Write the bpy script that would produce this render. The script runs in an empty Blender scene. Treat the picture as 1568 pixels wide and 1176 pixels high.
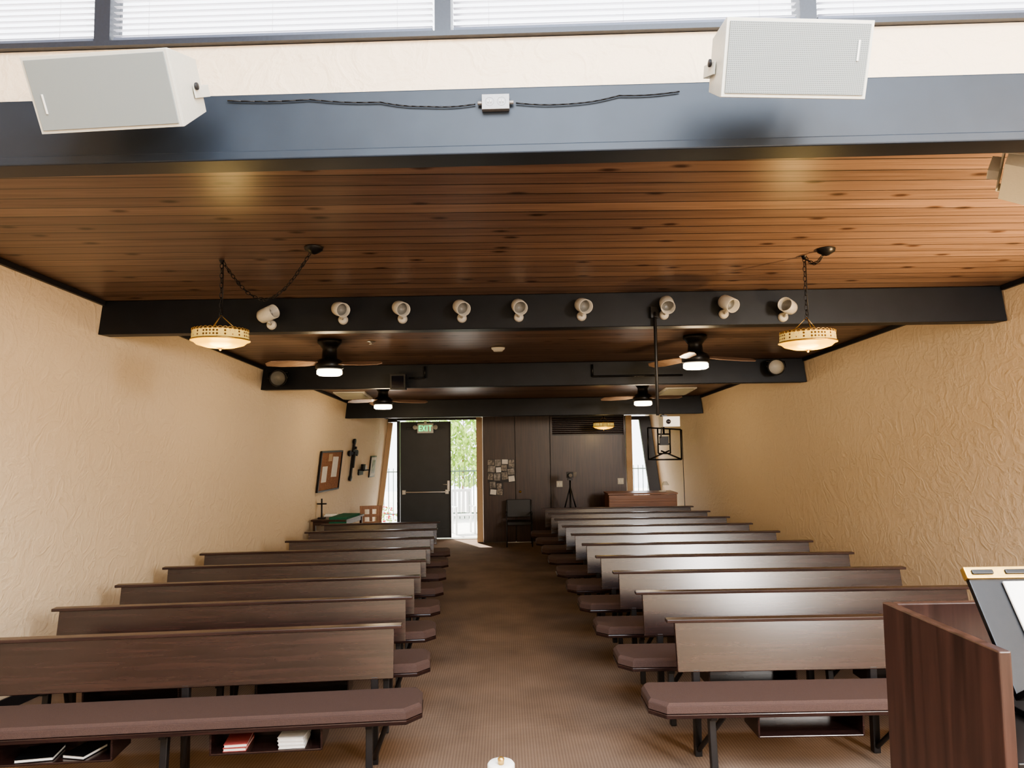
import bpy, bmesh, math, random
from mathutils import Vector, Matrix, Euler
random.seed(7)
scene = bpy.context.scene
try:
    scene.view_settings.look = 'AgX - Medium High Contrast'
except Exception as e: print(e)
H = 2.03
# ------------------------------------------------------------------ materials
def nm(name):
    m = bpy.data.materials.new(name); m.use_nodes = True
    nt = m.node_tree; b = nt.nodes['Principled BSDF']
    return m, nt, b
def setin(b, k, v):
    if k in b.inputs: b.inputs[k].default_value = v
def mat(name, col, rough=.5, metal=0, emis=None, es=0, bump=0, bscale=80, var=0, spec=None):
    m, nt, b = nm(name)
    b.inputs['Base Color'].default_value = (*col, 1)
    b.inputs['Roughness'].default_value = rough
    b.inputs['Metallic'].default_value = metal
    if spec is not None: setin(b, 'Specular IOR Level', spec)
    if emis:
        setin(b, 'Emission Color', (*emis, 1)); setin(b, 'Emission Strength', es)
    tc = nt.nodes.new('ShaderNodeTexCoord')
    n = nt.nodes.new('ShaderNodeTexNoise'); n.inputs['Scale'].default_value = bscale
    n.inputs['Detail'].default_value = 4
    nt.links.new(tc.outputs['Object'], n.inputs['Vector'])
    if bump:
        bp = nt.nodes.new('ShaderNodeBump'); bp.inputs['Strength'].default_value = bump
        bp.inputs['Distance'].default_value = .01
        nt.links.new(n.outputs['Fac'], bp.inputs['Height']); nt.links.new(bp.outputs['Normal'], b.inputs['Normal'])
    if var:
        r = nt.nodes.new('ShaderNodeValToRGB')
        r.color_ramp.elements[0].position = .3; r.color_ramp.elements[1].position = .7
        r.color_ramp.elements[0].color = (*[c*(1-var) for c in col], 1)
        r.color_ramp.elements[1].color = (*[min(1, c*(1+var)) for c in col], 1)
        nt.links.new(n.outputs['Fac'], r.inputs['Fac']); nt.links.new(r.outputs['Color'], b.inputs['Base Color'])
    return m
def wood(name, c1, c2, rough=.35, axis='X', scale=1.0, bump=.05, spec=.5):
    m, nt, b = nm(name)
    tc = nt.nodes.new('ShaderNodeTexCoord'); mp = nt.nodes.new('ShaderNodeMapping')
    s = {'X': (1.2, 22, 22), 'Y': (22, 1.2, 22), 'Z': (22, 22, 1.2)}[axis]
    mp.inputs['Scale'].default_value = [v*scale for v in s]
    n = nt.nodes.new('ShaderNodeTexNoise'); n.inputs['Scale'].default_value = 1.5
    n.inputs['Detail'].default_value = 6; n.inputs['Distortion'].default_value = .6
    r = nt.nodes.new('ShaderNodeValToRGB')
    r.color_ramp.elements[0].position = .3; r.color_ramp.elements[1].position = .7
    r.color_ramp.elements[0].color = (*c1, 1); r.color_ramp.elements[1].color = (*c2, 1)
    nt.links.new(tc.outputs['Object'], mp.inputs['Vector']); nt.links.new(mp.outputs['Vector'], n.inputs['Vector'])
    nt.links.new(n.outputs['Fac'], r.inputs['Fac']); nt.links.new(r.outputs['Color'], b.inputs['Base Color'])
    b.inputs['Roughness'].default_value = rough; setin(b, 'Specular IOR Level', spec)
    bp = nt.nodes.new('ShaderNodeBump'); bp.inputs['Strength'].default_value = bump; bp.inputs['Distance'].default_value = .005
    nt.links.new(n.outputs['Fac'], bp.inputs['Height']); nt.links.new(bp.outputs['Normal'], b.inputs['Normal'])
    return m
def plaster(name, col):
    m, nt, b = nm(name); N = nt.nodes.new; L = nt.links.new
    tc = N('ShaderNodeTexCoord')
    n1 = N('ShaderNodeTexNoise'); n1.inputs['Scale'].default_value = 4.6; n1.inputs['Detail'].default_value = 5; n1.inputs['Distortion'].default_value = 1.0
    n2 = N('ShaderNodeTexNoise'); n2.inputs['Scale'].default_value = 20; n2.inputs['Detail'].default_value = 4; n2.inputs['Distortion'].default_value = .8
    L(tc.outputs['Object'], n1.inputs['Vector']); L(tc.outputs['Object'], n2.inputs['Vector'])
    r = N('ShaderNodeValToRGB'); e = r.color_ramp.elements
    e[0].position = .44; e[0].color = (0, 0, 0, 1); e[1].position = .51; e[1].color = (.8, .8, .8, 1)
    e2 = r.color_ramp.elements.new(.60); e2.color = (.3, .3, .3, 1)
    L(n1.outputs['Fac'], r.inputs['Fac'])
    mx = N('ShaderNodeMath'); mx.operation = 'MULTIPLY_ADD'; mx.inputs[1].default_value = 1.0
    L(n2.outputs['Fac'], mx.inputs[0]); L(r.outputs['Color'], mx.inputs[2])
    bp = N('ShaderNodeBump'); bp.inputs['Strength'].default_value = .23; bp.inputs['Distance'].default_value = .03
    L(mx.outputs[0], bp.inputs['Height']); L(bp.outputs['Normal'], b.inputs['Normal'])
    b.inputs['Base Color'].default_value = (*col, 1); b.inputs['Roughness'].default_value = .6
    return m
def ceiling_mat():
    m, nt, b = nm('cedar_planks'); N = nt.nodes.new; L = nt.links.new
    tc = N('ShaderNodeTexCoord')
    mp0 = N('ShaderNodeMapping'); mp0.inputs['Location'].default_value = (17, 0, 0)
    L(tc.outputs['Object'], mp0.inputs['Vector'])
    br = N('ShaderNodeTexBrick'); br.inputs['Scale'].default_value = 1
    br.inputs['Brick Width'].default_value = 60; br.inputs['Row Height'].default_value = .135
    br.inputs['Mortar Size'].default_value = .005; br.inputs['Mortar Smooth'].default_value = .1
    br.inputs['Color1'].default_value = (.250, .168, .128, 1); br.inputs['Color2'].default_value = (.145, .096, .076, 1)
    br.inputs['Mortar'].default_value = (.018, .010, .008, 1); br.offset = .0
    L(mp0.outputs['Vector'], br.inputs['Vector'])
    mp = N('ShaderNodeMapping'); mp.inputs['Scale'].default_value = (.8, 24, 1)
    L(tc.outputs['Object'], mp.inputs['Vector'])
    n = N('ShaderNodeTexNoise'); n.inputs['Scale'].default_value = 1.6; n.inputs['Detail'].default_value = 6; n.inputs['Distortion'].default_value = .8
    L(mp.outputs['Vector'], n.inputs['Vector'])
    r = N('ShaderNodeValToRGB'); e = r.color_ramp.elements
    e[0].position = .3; e[0].color = (.65, .62, .60, 1); e[1].position = .7; e[1].color = (1.18, 1.15, 1.12, 1)
    L(n.outputs['Fac'], r.inputs['Fac'])
    mul = N('ShaderNodeMixRGB'); mul.blend_type = 'MULTIPLY'; mul.inputs['Fac'].default_value = 1
    L(br.outputs['Color'], mul.inputs['Color1']); L(r.outputs['Color'], mul.inputs['Color2'])
    mp2 = N('ShaderNodeMapping'); mp2.inputs['Scale'].default_value = (1.4, 3.4, 1)
    L(tc.outputs['Object'], mp2.inputs['Vector'])
    v = N('ShaderNodeTexVoronoi'); v.voronoi_dimensions = '2D'; v.inputs['Scale'].default_value = 1.0
    L(mp2.outputs['Vector'], v.inputs['Vector'])
    kr = N('ShaderNodeValToRGB'); k = kr.color_ramp.elements
    k[0].position = .03; k[0].color = (.25, .18, .15, 1); k[1].position = .10; k[1].color = (1, 1, 1, 1)
    L(v.outputs['Distance'], kr.inputs['Fac'])
    mul2 = N('ShaderNodeMixRGB'); mul2.blend_type = 'MULTIPLY'; mul2.inputs['Fac'].default_value = 1
    L(mul.outputs['Color'], mul2.inputs['Color1']); L(kr.outputs['Color'], mul2.inputs['Color2'])
    L(mul2.outputs['Color'], b.inputs['Base Color'])
    b.inputs['Roughness'].default_value = .36
    bp = N('ShaderNodeBump'); bp.inputs['Strength'].default_value = .4; bp.inputs['Distance'].default_value = .01; bp.invert = True
    L(br.outputs['Fac'], bp.inputs['Height']); L(bp.outputs['Normal'], b.inputs['Normal'])
    return m
def carpet_mat():
    m, nt, b = nm('brown_carpet'); N = nt.nodes.new; L = nt.links.new
    tc = N('ShaderNodeTexCoord')
    mp = N('ShaderNodeMapping'); mp.inputs['Rotation'].default_value = (0, 0, math.radians(45))
    L(tc.outputs['Object'], mp.inputs['Vector'])
    ck = N('ShaderNodeTexChecker'); ck.inputs['Scale'].default_value = 70
    ck.inputs['Color1'].default_value = (.265, .192, .143, 1); ck.inputs['Color2'].default_value = (.185, .131, .098, 1)
    L(mp.outputs['Vector'], ck.inputs['Vector'])
    n = N('ShaderNodeTexNoise'); n.inputs['Scale'].default_value = 2.0; n.inputs['Detail'].default_value = 5
    L(tc.outputs['Object'], n.inputs['Vector'])
    r = N('ShaderNodeValToRGB'); e = r.color_ramp.elements
    e[0].position = .3; e[0].color = (.8, .8, .8, 1); e[1].position = .7; e[1].color = (1.1, 1.1, 1.1, 1)
    L(n.outputs['Fac'], r.inputs['Fac'])
    mul = N('ShaderNodeMixRGB'); mul.blend_type = 'MULTIPLY'; mul.inputs['Fac'].default_value = 1
    L(ck.outputs['Color'], mul.inputs['Color1']); L(r.outputs['Color'], mul.inputs['Color2'])
    L(mul.outputs['Color'], b.inputs['Base Color']); b.inputs['Roughness'].default_value = .95
    setin(b, 'Specular IOR Level', .15)
    n2 = N('ShaderNodeTexNoise'); n2.inputs['Scale'].default_value = 120
    L(tc.outputs['Object'], n2.inputs['Vector'])
    bp = N('ShaderNodeBump'); bp.inputs['Strength'].default_value = .5; bp.inputs['Distance'].default_value = .006
    L(n2.outputs['Fac'], bp.inputs['Height']); L(bp.outputs['Normal'], b.inputs['Normal'])
    return m
def dots(name, c1, c2, scale, rough=.5, th=.3, emis=None, es=0):
    m, nt, b = nm(name); N = nt.nodes.new; L = nt.links.new
    tc = N('ShaderNodeTexCoord'); v = N('ShaderNodeTexVoronoi'); v.inputs['Scale'].default_value = scale
    v.inputs['Randomness'].default_value = .0
    L(tc.outputs['Object'], v.inputs['Vector'])
    r = N('ShaderNodeValToRGB'); e = r.color_ramp.elements
    e[0].position = th; e[0].color = (*c1, 1); e[1].position = th+.1; e[1].color = (*c2, 1)
    L(v.outputs['Distance'], r.inputs['Fac']); L(r.outputs['Color'], b.inputs['Base Color'])
    if es: L(r.outputs['Color'], b.inputs['Emission Color']); setin(b, 'Emission Strength', es)
    b.inputs['Roughness'].default_value = rough
    return m
M = {}
M['plaster'] = plaster('cream_plaster', (.80, .65, .465))
M['ceil'] = ceiling_mat()
M['carpet'] = carpet_mat()
M['beam'] = mat('dark_beam_paint', (.007, .009, .013), .45, var=.2, bscale=6, bump=.1, spec=.3)
M['header'] = mat('slate_blue_beam_paint', (.018, .026, .038), .45, var=.12, bscale=5, bump=.15, spec=.4)
M['trim'] = mat('dark_trim_paint', (.014, .014, .018), .45, var=.15, bscale=10)
M['pew'] = wood('mahogany_pew', (.014, .0065, .006), (.036, .016, .0135), .20, 'X', 1.0, .01, .6)
M['pewcap'] = wood('mahogany_cap', (.026, .014, .012), (.056, .030, .024), .28, 'X', 1.0, .02)
M['leg'] = mat('dark_leg_paint', (.012, .011, .012), .4, var=.1)
M['cushion'] = mat('brown_cushion_fabric', (.080, .048, .041), .85, bump=.4, bscale=260, var=.15)
M['panel'] = wood('dark_walnut_panel', (.026, .012, .009), (.060, .029, .021), .35, 'Z', 1, .03)
M['lect'] = wood('lectern_walnut', (.022, .011, .009), (.065, .031, .024), .3, 'Z', 1, .03)
M['desk'] = wood('oak_desk', (.16, .065, .03), (.26, .11, .05), .35, 'X')
M['chairwood'] = wood('chair_wood', (.22, .10, .05), (.32, .16, .08), .4, 'Z')
M['black'] = mat('black_metal', (.01, .01, .011), .35, .3, var=.1)
M['blackplastic'] = mat('black_plastic', (.015, .015, .017), .5, var=.1)
M['white'] = mat('white_plastic', (.78, .77, .72), .4, var=.03)
M['cream'] = mat('cream_enamel', (.58, .57, .50), .4, var=.03)
M['can'] = mat('spot_can_enamel', (.50, .48, .43), .4, var=.05)
M['caninner'] = mat('spot_can_lens', (.20, .20, .19), .3, var=.1)
M['grille'] = dots('speaker_grille', (.08, .09, .09), (.235, .26, .255), 150, .55)
M['steel'] = mat('brushed_steel', (.55, .55, .53), .35, .9, var=.05)
M['outlet'] = mat('outlet_plate_grey', (.22, .21, .20), .4, .4, var=.05)
M['brass'] = mat('brass', (.55, .36, .12), .35, .9, var=.1)
M['filigree'] = dots('filigree_band', (.12, .06, .01), (.95, .70, .22), 42, .4, .28, True, .35)
M['glow'] = mat('yellow_glass', (.95, .65, .12), .3, emis=(1, .50, .02), es=1.5)
M['fanlight'] = mat('fan_light_diffuser', (1, .95, .85), .3, emis=(1, .86, .62), es=9)
M['fanblade'] = wood('fan_blade_wood', (.22, .14, .10), (.36, .25, .18), .3, 'X')
M['door'] = mat('slate_door_paint', (.035, .043, .050), .4, var=.1, bscale=4)
M['frame'] = mat('window_frame_dark', (.025, .03, .042), .4, var=.1)
M['jamb'] = mat('jamb_cream_paint', (.50, .36, .23), .6, var=.05)
M['blindrail'] = mat('blind_rail', (.10, .12, .17), .5, var=.05)
M['green'] = mat('exit_green', (.1, .7, .3), .4, emis=(.10, 1, .3), es=1.4)
M['cork'] = mat('cork_board', (.30, .15, .09), .9, var=.3, bscale=60, bump=.2)
M['paper'] = mat('paper', (.8, .78, .74), .8, var=.04, bscale=30)
M['redbook'] = mat('red_book_cover', (.40, .08, .07), .6, var=.1)
M['greencloth'] = mat('green_cloth', (.015, .11, .065), .9, var=.15, bump=.3)
M['concrete'] = mat('pavement', (.66, .64, .60), .9, var=.1, bscale=8, bump=.1)
M['leaf'] = mat('leaf', (.45, .62, .15), .5, var=.4, bscale=5)
M['redflower'] = mat('red_flower', (.6, .03, .05), .5, var=.2)
M['whitepaint'] = mat('white_garden_paint', (.8, .8, .78), .4, var=.03)
M['fence'] = mat('iron_fence', (.05, .08, .06), .5, var=.1)
M['wax'] = mat('candle_wax', (.85, .82, .74), .45, var=.03)
M['screen'] = mat('dark_lens_glass', (.01, .01, .015), .08, var=.05)
M['photo'] = mat('photo_print', (.20, .17, .14), .35, var=.9, bscale=30)
M['photo2'] = mat('photo_print_sepia', (.22, .2, .18), .35, var=.8, bscale=14)
M['teal'] = mat('teal_glass', (.02, .10, .10), .2, var=.3, bscale=20)
M['stage'] = mat('stage_carpet', (.16, .10, .07), .95, var=.15, bscale=50, bump=.2)
M['roof'] = mat('stage_roof_board', (.45, .40, .34), .8, var=.1)
bl = bpy.data.materials.new('blind_slat'); bl.use_nodes = True; nt = bl.node_tree
for n in list(nt.nodes): nt.nodes.remove(n)
o_ = nt.nodes.new('ShaderNodeOutputMaterial'); mx = nt.nodes.new('ShaderNodeMixShader'); t_ = nt.nodes.new('ShaderNodeBsdfTranslucent'); d_ = nt.nodes.new('ShaderNodeBsdfDiffuse')
t_.inputs['Color'].default_value = (.95, .95, 1, 1); d_.inputs['Color'].default_value = (.85, .87, .9, 1); mx.inputs['Fac'].default_value = .42
nt.links.new(d_.outputs[0], mx.inputs[1]); nt.links.new(t_.outputs[0], mx.inputs[2]); nt.links.new(mx.outputs[0], o_.inputs[0])
M['blind'] = bl
g = bpy.data.materials.new('window_glass'); g.use_nodes = True; nt = g.node_tree
for n in list(nt.nodes): nt.nodes.remove(n)
o_ = nt.nodes.new('ShaderNodeOutputMaterial'); mx = nt.nodes.new('ShaderNodeMixShader'); t_ = nt.nodes.new('ShaderNodeBsdfTransparent'); gl = nt.nodes.new('ShaderNodeBsdfGlossy')
gl.inputs['Roughness'].default_value = .02; mx.inputs['Fac'].default_value = .06
nt.links.new(t_.outputs[0], mx.inputs[1]); nt.links.new(gl.outputs[0], mx.inputs[2]); nt.links.new(mx.outputs[0], o_.inputs[0])
M['glass'] = g

# ------------------------------------------------------------------ builder
class B:
    def __init__(s, name):
        s.name = name; s.bm = bmesh.new(); s.mats = []
    def mi(s, m):
        m = M[m]
        if m not in s.mats: s.mats.append(m)
        return s.mats.index(m)
    def prism(s, a, b, m, smooth=False):
        i = s.mi(m); n = len(a)
        va = [s.bm.verts.new(p) for p in a]; vb = [s.bm.verts.new(p) for p in b]
        fs = [s.bm.faces.new(va[::-1]), s.bm.faces.new(vb)]
        for k in range(n):
            f = s.bm.faces.new((va[k], va[(k+1) % n], vb[(k+1) % n], vb[k])); fs.append(f); f.smooth = smooth
        for f in fs: f.material_index = i
        return s
    def box(s, c, d, m, rot=None):
        R = Euler(rot).to_matrix() if rot else Matrix.Identity(3); c = Vector(c)
        x, y, z = d[0]/2, d[1]/2, d[2]/2
        P = lambda sx, sy, sz: c + R @ Vector((sx*x, sy*y, sz*z))
        return s.prism([P(-1, -1, -1), P(1, -1, -1), P(1, 1, -1), P(-1, 1, -1)], [P(-1, -1, 1), P(1, -1, 1), P(1, 1, 1), P(-1, 1, 1)], m)
    def cyl(s, p0, p1, r, m, r2=None, seg=20):
        p0, p1 = Vector(p0), Vector(p1); r2 = r if r2 is None else r2
        q = (p1-p0).to_track_quat('Z', 'Y').to_matrix()
        A = [p0+q @ Vector((r*math.cos(t), r*math.sin(t), 0)) for t in [2*math.pi*k/seg for k in range(seg)]]
        C = [p1+q @ Vector((r2*math.cos(t), r2*math.sin(t), 0)) for t in [2*math.pi*k/seg for k in range(seg)]]
        return s.prism(A, C, m, True)
    def lathe(s, prof, m, c=(0, 0, 0), R=None, seg=32, mats=None):
        c = Vector(c); R = R or Matrix.Identity(3); rings = []
        for (r, z) in prof:
            rings.append([s.bm.verts.new(c+R @ Vector((max(r, .0004)*math.cos(2*math.pi*k/seg), max(r, .0004)*math.sin(2*math.pi*k/seg), z))) for k in range(seg)])
        for j in range(len(rings)-1):
            i = s.mi(mats[j] if mats else m)
            for k in range(seg):
                f = s.bm.faces.new((rings[j][k], rings[j][(k+1) % seg], rings[j+1][(k+1) % seg], rings[j+1][k])); f.material_index = i; f.smooth = True
        return s
    def tube(s, pts, r, m, seg=8):
        for a, b in zip(pts[:-1], pts[1:]): s.cyl(a, b, r, m, seg=seg)
        return s
    def link(s, c, q, m, L=.022, w=.011, r=.0028):
        i = s.mi(m); n = 10; k2 = 5; rings = []
        for k in range(n):
            t = 2*math.pi*k/n; ctr = Vector((w*math.cos(t), 0, L*math.sin(t))); nrm = Vector((math.cos(t), 0, math.sin(t)))
            rings.append([s.bm.verts.new(Vector(c)+q @ (ctr+nrm*r*math.cos(2*math.pi*j/k2)+Vector((0, 1, 0))*r*math.sin(2*math.pi*j/k2))) for j in range(k2)])
        for k in range(n):
            for j in range(k2):
                f = s.bm.faces.new((rings[k][j], rings[(k+1) % n][j], rings[(k+1) % n][(j+1) % k2], rings[k][(j+1) % k2])); f.material_index = i; f.smooth = True
    def chain(s, pts, m):
        k = 0
        for a, b in zip(pts[:-1], pts[1:]):
            a, b = Vector(a), Vector(b); l = (b-a).length; q = (b-a).to_track_quat('Z', 'Y').to_matrix(); t = 0
            while t < l:
                rr = q @ Matrix.Rotation(math.pi/2*(k % 2), 3, 'Z'); s.link(a+(b-a)*(t/l), rr, m); t += .036; k += 1
    def done(s, loc=(0, 0, 0), rot=(0, 0, 0), bevel=0, parent=None):
        bmesh.ops.recalc_face_normals(s.bm, faces=s.bm.faces)
        me = bpy.data.meshes.new(s.name); s.bm.to_mesh(me); s.bm.free()
        for m in s.mats: me.materials.append(m)
        o = bpy.data.objects.new(s.name, me); scene.collection.objects.link(o)
        o.location = loc; o.rotation_euler = rot
        if bevel:
            bv = o.modifiers.new('bevel', 'BEVEL'); bv.width = bevel; bv.segments = 2; bv.limit_method = 'ANGLE'; bv.angle_limit = math.radians(50)
        if parent:
            bpy.context.view_layer.update(); o.parent = parent; o.matrix_parent_inverse = parent.matrix_world.inverted()
        return o

# ------------------------------------------------------------------ room shell
LEAN = .12
def XL(Y, z): return -4.61+.122*Y+LEAN*z
def XR(Y, z): return 5.55-.14*Y-LEAN*z
def ZC(Y): return 3.794-.0813*Y
Y0, Y1, YE = -2.5, 3.05, 15.6
AL = -.02    # roof beams are slightly skewed across the room
AH = -.042   # header / clerestory skew
def wall(name, X, sgn):
    prof = [(Y0, 0), (YE+.2, 0), (YE+.2, ZC(YE+.2)+.12), (Y1+.1, ZC(Y1)+.12), (Y1+.1, 5.1), (Y0, 5.1)]
    a = [(X(y, z), y, z) for y, z in prof]; b = [(X(y, z)+sgn*.2, y, z) for y, z in prof]
    B(name).prism(a, b, 'plaster').done()
wall('wall_left', XL, -1); wall('wall_right', XR, 1)
B('floor').prism([(-5.3, Y0, -.1), (6.3, Y0, -.1), (4, YE+.2, -.1), (-3.2, YE+.2, -.1)], [(-5.3, Y0, 0), (6.3, Y0, 0), (4, YE+.2, 0), (-3.2, YE+.2, 0)], 'carpet').done()
yb = YE+.15
def cq(y, X, dz):
    yy = y
    if y < 5: yy = 3.22+AH*X(3.2, 3.5)
    return (X(yy, ZC(yy)), yy, ZC(yy)+dz)
B('ceiling').prism([cq(3, XL, 0), cq(3, XR, 0), cq(yb, XR, 0), cq(yb, XL, 0)], [cq(3, XL, .12), cq(3, XR, .12), cq(yb, XR, .12), cq(yb, XL, .12)], 'ceil').done()
def beam(name, Y, z0, z1, dep, m='beam', al=AL, flat=False):
    pr = []
    for X, e in ((XL, .004), (XR, -.004)):
        L = []
        for (dy, z) in ((0, z0), (dep, z0), (dep, z1), (0, z1)):
            yy = Y+dy; x = X(yy, z)+e
            zz = z if (z < z1 or flat) else ZC(yy+al*x)-.003
            L.append((x, yy+al*x, zz))
        pr.append(L)
    return B(name).prism(pr[0], pr[1], m).done(bevel=.006)
beam('ceiling_beam', 6.27, 2.985, 3.3, .16)
beam('ceiling_beam', 9.46, 2.72, 3.0, .16)
beam('ceiling_beam', 12.8, 2.446, 2.75, .16)
beam('header_beam', 3.0, 3.235, 3.51, .17, 'header', AH, True)
beam('trim_1', 2.975, 3.215, 3.255, .022, 'header', AH, True)
def cross_strip(name, Y, z0, z1, dep, m, al=AH, off=.004):
    l = [((XL(Y, z)+off), 0, z) for z in (z0, z1)]; r = [((XR(Y, z)-off), 0, z) for z in (z0, z1)]
    f = lambda p, dy: (p[0], Y+dy+al*p[0], p[2])
    return B(name).prism([f(l[0], 0), f(r[0], 0), f(r[0], dep), f(l[0], dep)], [f(l[1], 0), f(r[1], 0), f(r[1], dep), f(l[1], dep)], m).done()
cross_strip('wall_clerestory', 3.06, 3.512, 3.76, .14, 'plaster')
cross_strip('trim_2', 3.03, 3.762, 3.785, .15, 'frame')
posts = [-3.9, -1.745, -.24, 1.33, 3.4, 4.6]
for i in range(len(posts)-1):
    x0, x1 = posts[i], posts[i+1]
    w = B('window_%d' % (i+1))
    rz = math.atan(AH)
    w.box((x0, 0, 4.37), (.07, .1, 1.16), 'frame')
    if i == len(posts)-2: w.box((x1, 0, 4.37), (.07, .1, 1.16), 'frame')
    w.box(((x0+x1)/2, 0, 4.92), (x1-x0-.07, .1, .05), 'frame')
    w.box(((x0+x1)/2, 0, 3.80), (x1-x0-.07, .08, .02), 'frame')
    w.box(((x0+x1)/2, .03, 4.37), (x1-x0-.07, .006, 1.1), 'glass')
    zz = 3.838
    w.box(((x0+x1)/2, -.02, 3.822), (x1-x0-.09, .03, .012), 'blindrail')
    while zz < 4.87:
        w.box(((x0+x1)/2, -.025, zz), (x1-x0-.09, .024, .0015), 'blind', (math.radians(8), 0, 0)); zz += .027
    for xx in (x0+.2, (x0+x1)/2, x1-.2):
        w.cyl((xx, -.03, 3.83), (xx, -.03, 4.87), .0012, 'blind', seg=5)
    xm = (x0+x1)/2
    o = w.done((0, 0, 0))
    o.matrix_world = Matrix.Translation((xm, 3.12+AH*xm, 0)) @ Matrix.Rotation(rz, 4, 'Z') @ Matrix.Translation((-xm, 0, 0))
rf = B('roof_stage')
rf.box((0.3, 2.2, 5.16), (11.5, 2.2, .1), 'roof')
rf.box((0.3, -2.2, 5.16), (11.5, .6, .1), 'roof')
rf.box((-3.7, -.35, 5.16), (3.5, 3.1, .1), 'roof'); rf.box((4.8, -.35, 5.16), (2.5, 3.1, .1), 'roof')
rf.done()
fw = B('wall_front'); yf = Y0-.12
fw.box((-.5, yf, 2.55), (9.4, .15, 5.1), 'plaster')
fw.box((4.7, yf, 1.2), (1.0, .15, 2.4), 'plaster'); fw.box((4.7, yf, 4.72), (1.0, .15, .76), 'plaster'); fw.box((5.6, yf, 2.55), (.8, .15, 5.1), 'plaster')
fw.done()
wf = B('window_8')
for x in (4.235, 5.165): wf.box((x, yf, 3.37), (.06, .1, 1.92), 'frame')
for z in (2.44, 4.30): wf.box((4.7, yf, z), (.87, .1, .06), 'frame')
wf.box((4.7, yf, 3.37), (.87, .006, 1.80), 'glass'); wf.done()
B('stage_platform').box((.3, .1, .175), (8.2, 5.0, .35), 'stage').done(bevel=.01)
for nme, X, sg in (('trim_3', XL, 1), ('trim_4', XR, -1)):
    t = B(nme)
    def sec(y):
        z = ZC(y)-.004
        return [(X(y, z)+sg*.004, y, z), (X(y, z)+sg*.03, y, z), (X(y, z-.04)+sg*.03, y, z-.04), (X(y, z-.04)+sg*.004, y, z-.04)]
    for u, v in ((3.4, 6.27+AL*X(6.3, 3.2)-.01), (6.44+AL*X(6.3, 3.2), 9.45+AL*X(9.4, 3)), (9.63+AL*X(9.4, 3), 12.79+AL*X(12.8, 2.7)), (12.98+AL*X(12.8, 2.7), 14.8 if sg < 0 else 15.4)):
        t.prism(sec(u), sec(v), 'trim')
    t.done()
for nme, X, sg in (('baseboard_left', XL, 1), ('baseboard_right', XR, -1)):
    t = B(nme)
    f = lambda y: [(X(y, .0)+sg*.006, y, .003), (X(y, 0)+sg*.03, y, .003), (X(y, .1)+sg*.02, y, .1), (X(y, .1)+sg*.006, y, .1)]
    t.prism(f(2.9), f(14.8 if sg < 0 else 15.4), 'trim').done()

# ------------------------------------------------------------------ rear wall
YD = 15.5
zt = lambda y: ZC(y)-.004
b = B('wall_rear_lintel')
b.box((-1.35, YD+.05, (2.47+zt(YD+.1))/2), (1.75, .1, zt(YD+.1)-2.47), 'trim'); b.done()
b = B('window_6')
b.box((-2.20, YD+.04, 1.235), (.06, .1, 2.46), 'frame')
for za, zb, y0, y1, m in ((.01, .09, 0, .08, 'frame'), (2.44, 2.52, 0, .08, 'frame'), (.1, 2.43, .04, .045, 'glass')):
    xa, xb = XL(YD, za)+.01, XL(YD, zb)+.01
    b.prism([(xa, YD+y0, za), (-2.23, YD+y0, za), (-2.23, YD+y1, za), (xa, YD+y1, za)], [(xb, YD+y0, zb), (-2.23, YD+y0, zb), (-2.23, YD+y1, zb), (xb, YD+y1, zb)], m)
za, zb = .1, 2.43; xa, xb = XL(YD, za)+.01, XL(YD, zb)+.01
b.prism([(xa, YD, za), (xa+.1, YD, za), (xa+.1, YD+.06, za), (xa, YD+.06, za)], [(xb, YD, zb), (xb+.1, YD, zb), (xb+.1, YD+.06, zb), (xb, YD+.06, zb)], 'jamb')
b.done()
b = B('door_1')
b.box((-1.635, YD+.03, 1.235), (1.05, .05, 2.41), 'door')
b.box((-1.635, YD-.0, 2.30), (.80, .012, .05), 'door'); b.box((-1.635, YD-.0, .25), (.85, .012, .06), 'door')
b.cyl((-2.05, YD-.05, .98), (-1.2, YD-.05, .98), .017, 'steel', seg=12)
for xx in (-2.08, -1.19): b.box((xx, YD-.02, .98), (.07, .07, .09), 'steel')
b.box((-1.16, YD-.01, 1.1), (.05, .03, .22), 'steel'); b.cyl((-1.16, YD-.05, 1.13), (-1.28, YD-.05, 1.13), .01, 'steel', seg=10)
b.box((-1.12, YD-.0, 1.235), (.03, .03, 2.41), 'trim')
b.done(bevel=.004)
b = B('door_2'); b.box((-.08, YD+.64, 1.235), (.05, 1.0, 2.40), 'door'); b.box((-.12, YD+1.0, 1.05), (.03, .05, .2), 'steel')
b.cyl((-.15, YD+.2, 1.0), (-.15, YD+1.02, 1.0), .015, 'steel'); b.done(bevel=.004)
b = B('door_threshold'); b.box((-1.1, YD+.03, .009), (2.1, .16, .014), 'steel'); b.done()
YP = 14.9
pz = zt(YP+.05)-.0
b = B('wall_rear_panelling')
for xa, xb in ((-.42, .22), (.235, .925), (.94, 2.46)):
    if xa < .9:
        b.box(((xa+xb)/2, YP+.03, pz/2), (xb-xa, .06, pz-.02), 'panel')
    else:
        b.box(((xa+xb)/2, YP+.03, 1.06), (xb-xa, .06, 2.10), 'panel')
        b.box(((xa+xb)/2, YP+.045, 2.30), (xb-xa, .03, .36), 'black')
        for k in range(9): b.box(((xa+xb)/2, YP+.015, 2.15+k*.038), (xb-xa-.04, .03, .012), 'panel', (.5, 0, 0))
        b.box((xa+.02, YP+.01, 2.3), (.04, .05, .38), 'panel'); b.box((xb-.02, YP+.01, 2.3), (.04, .05, .38), 'panel')
b.box((1.02, YP+.07, pz/2), (2.86, .02, pz-.02), 'black')
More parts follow.
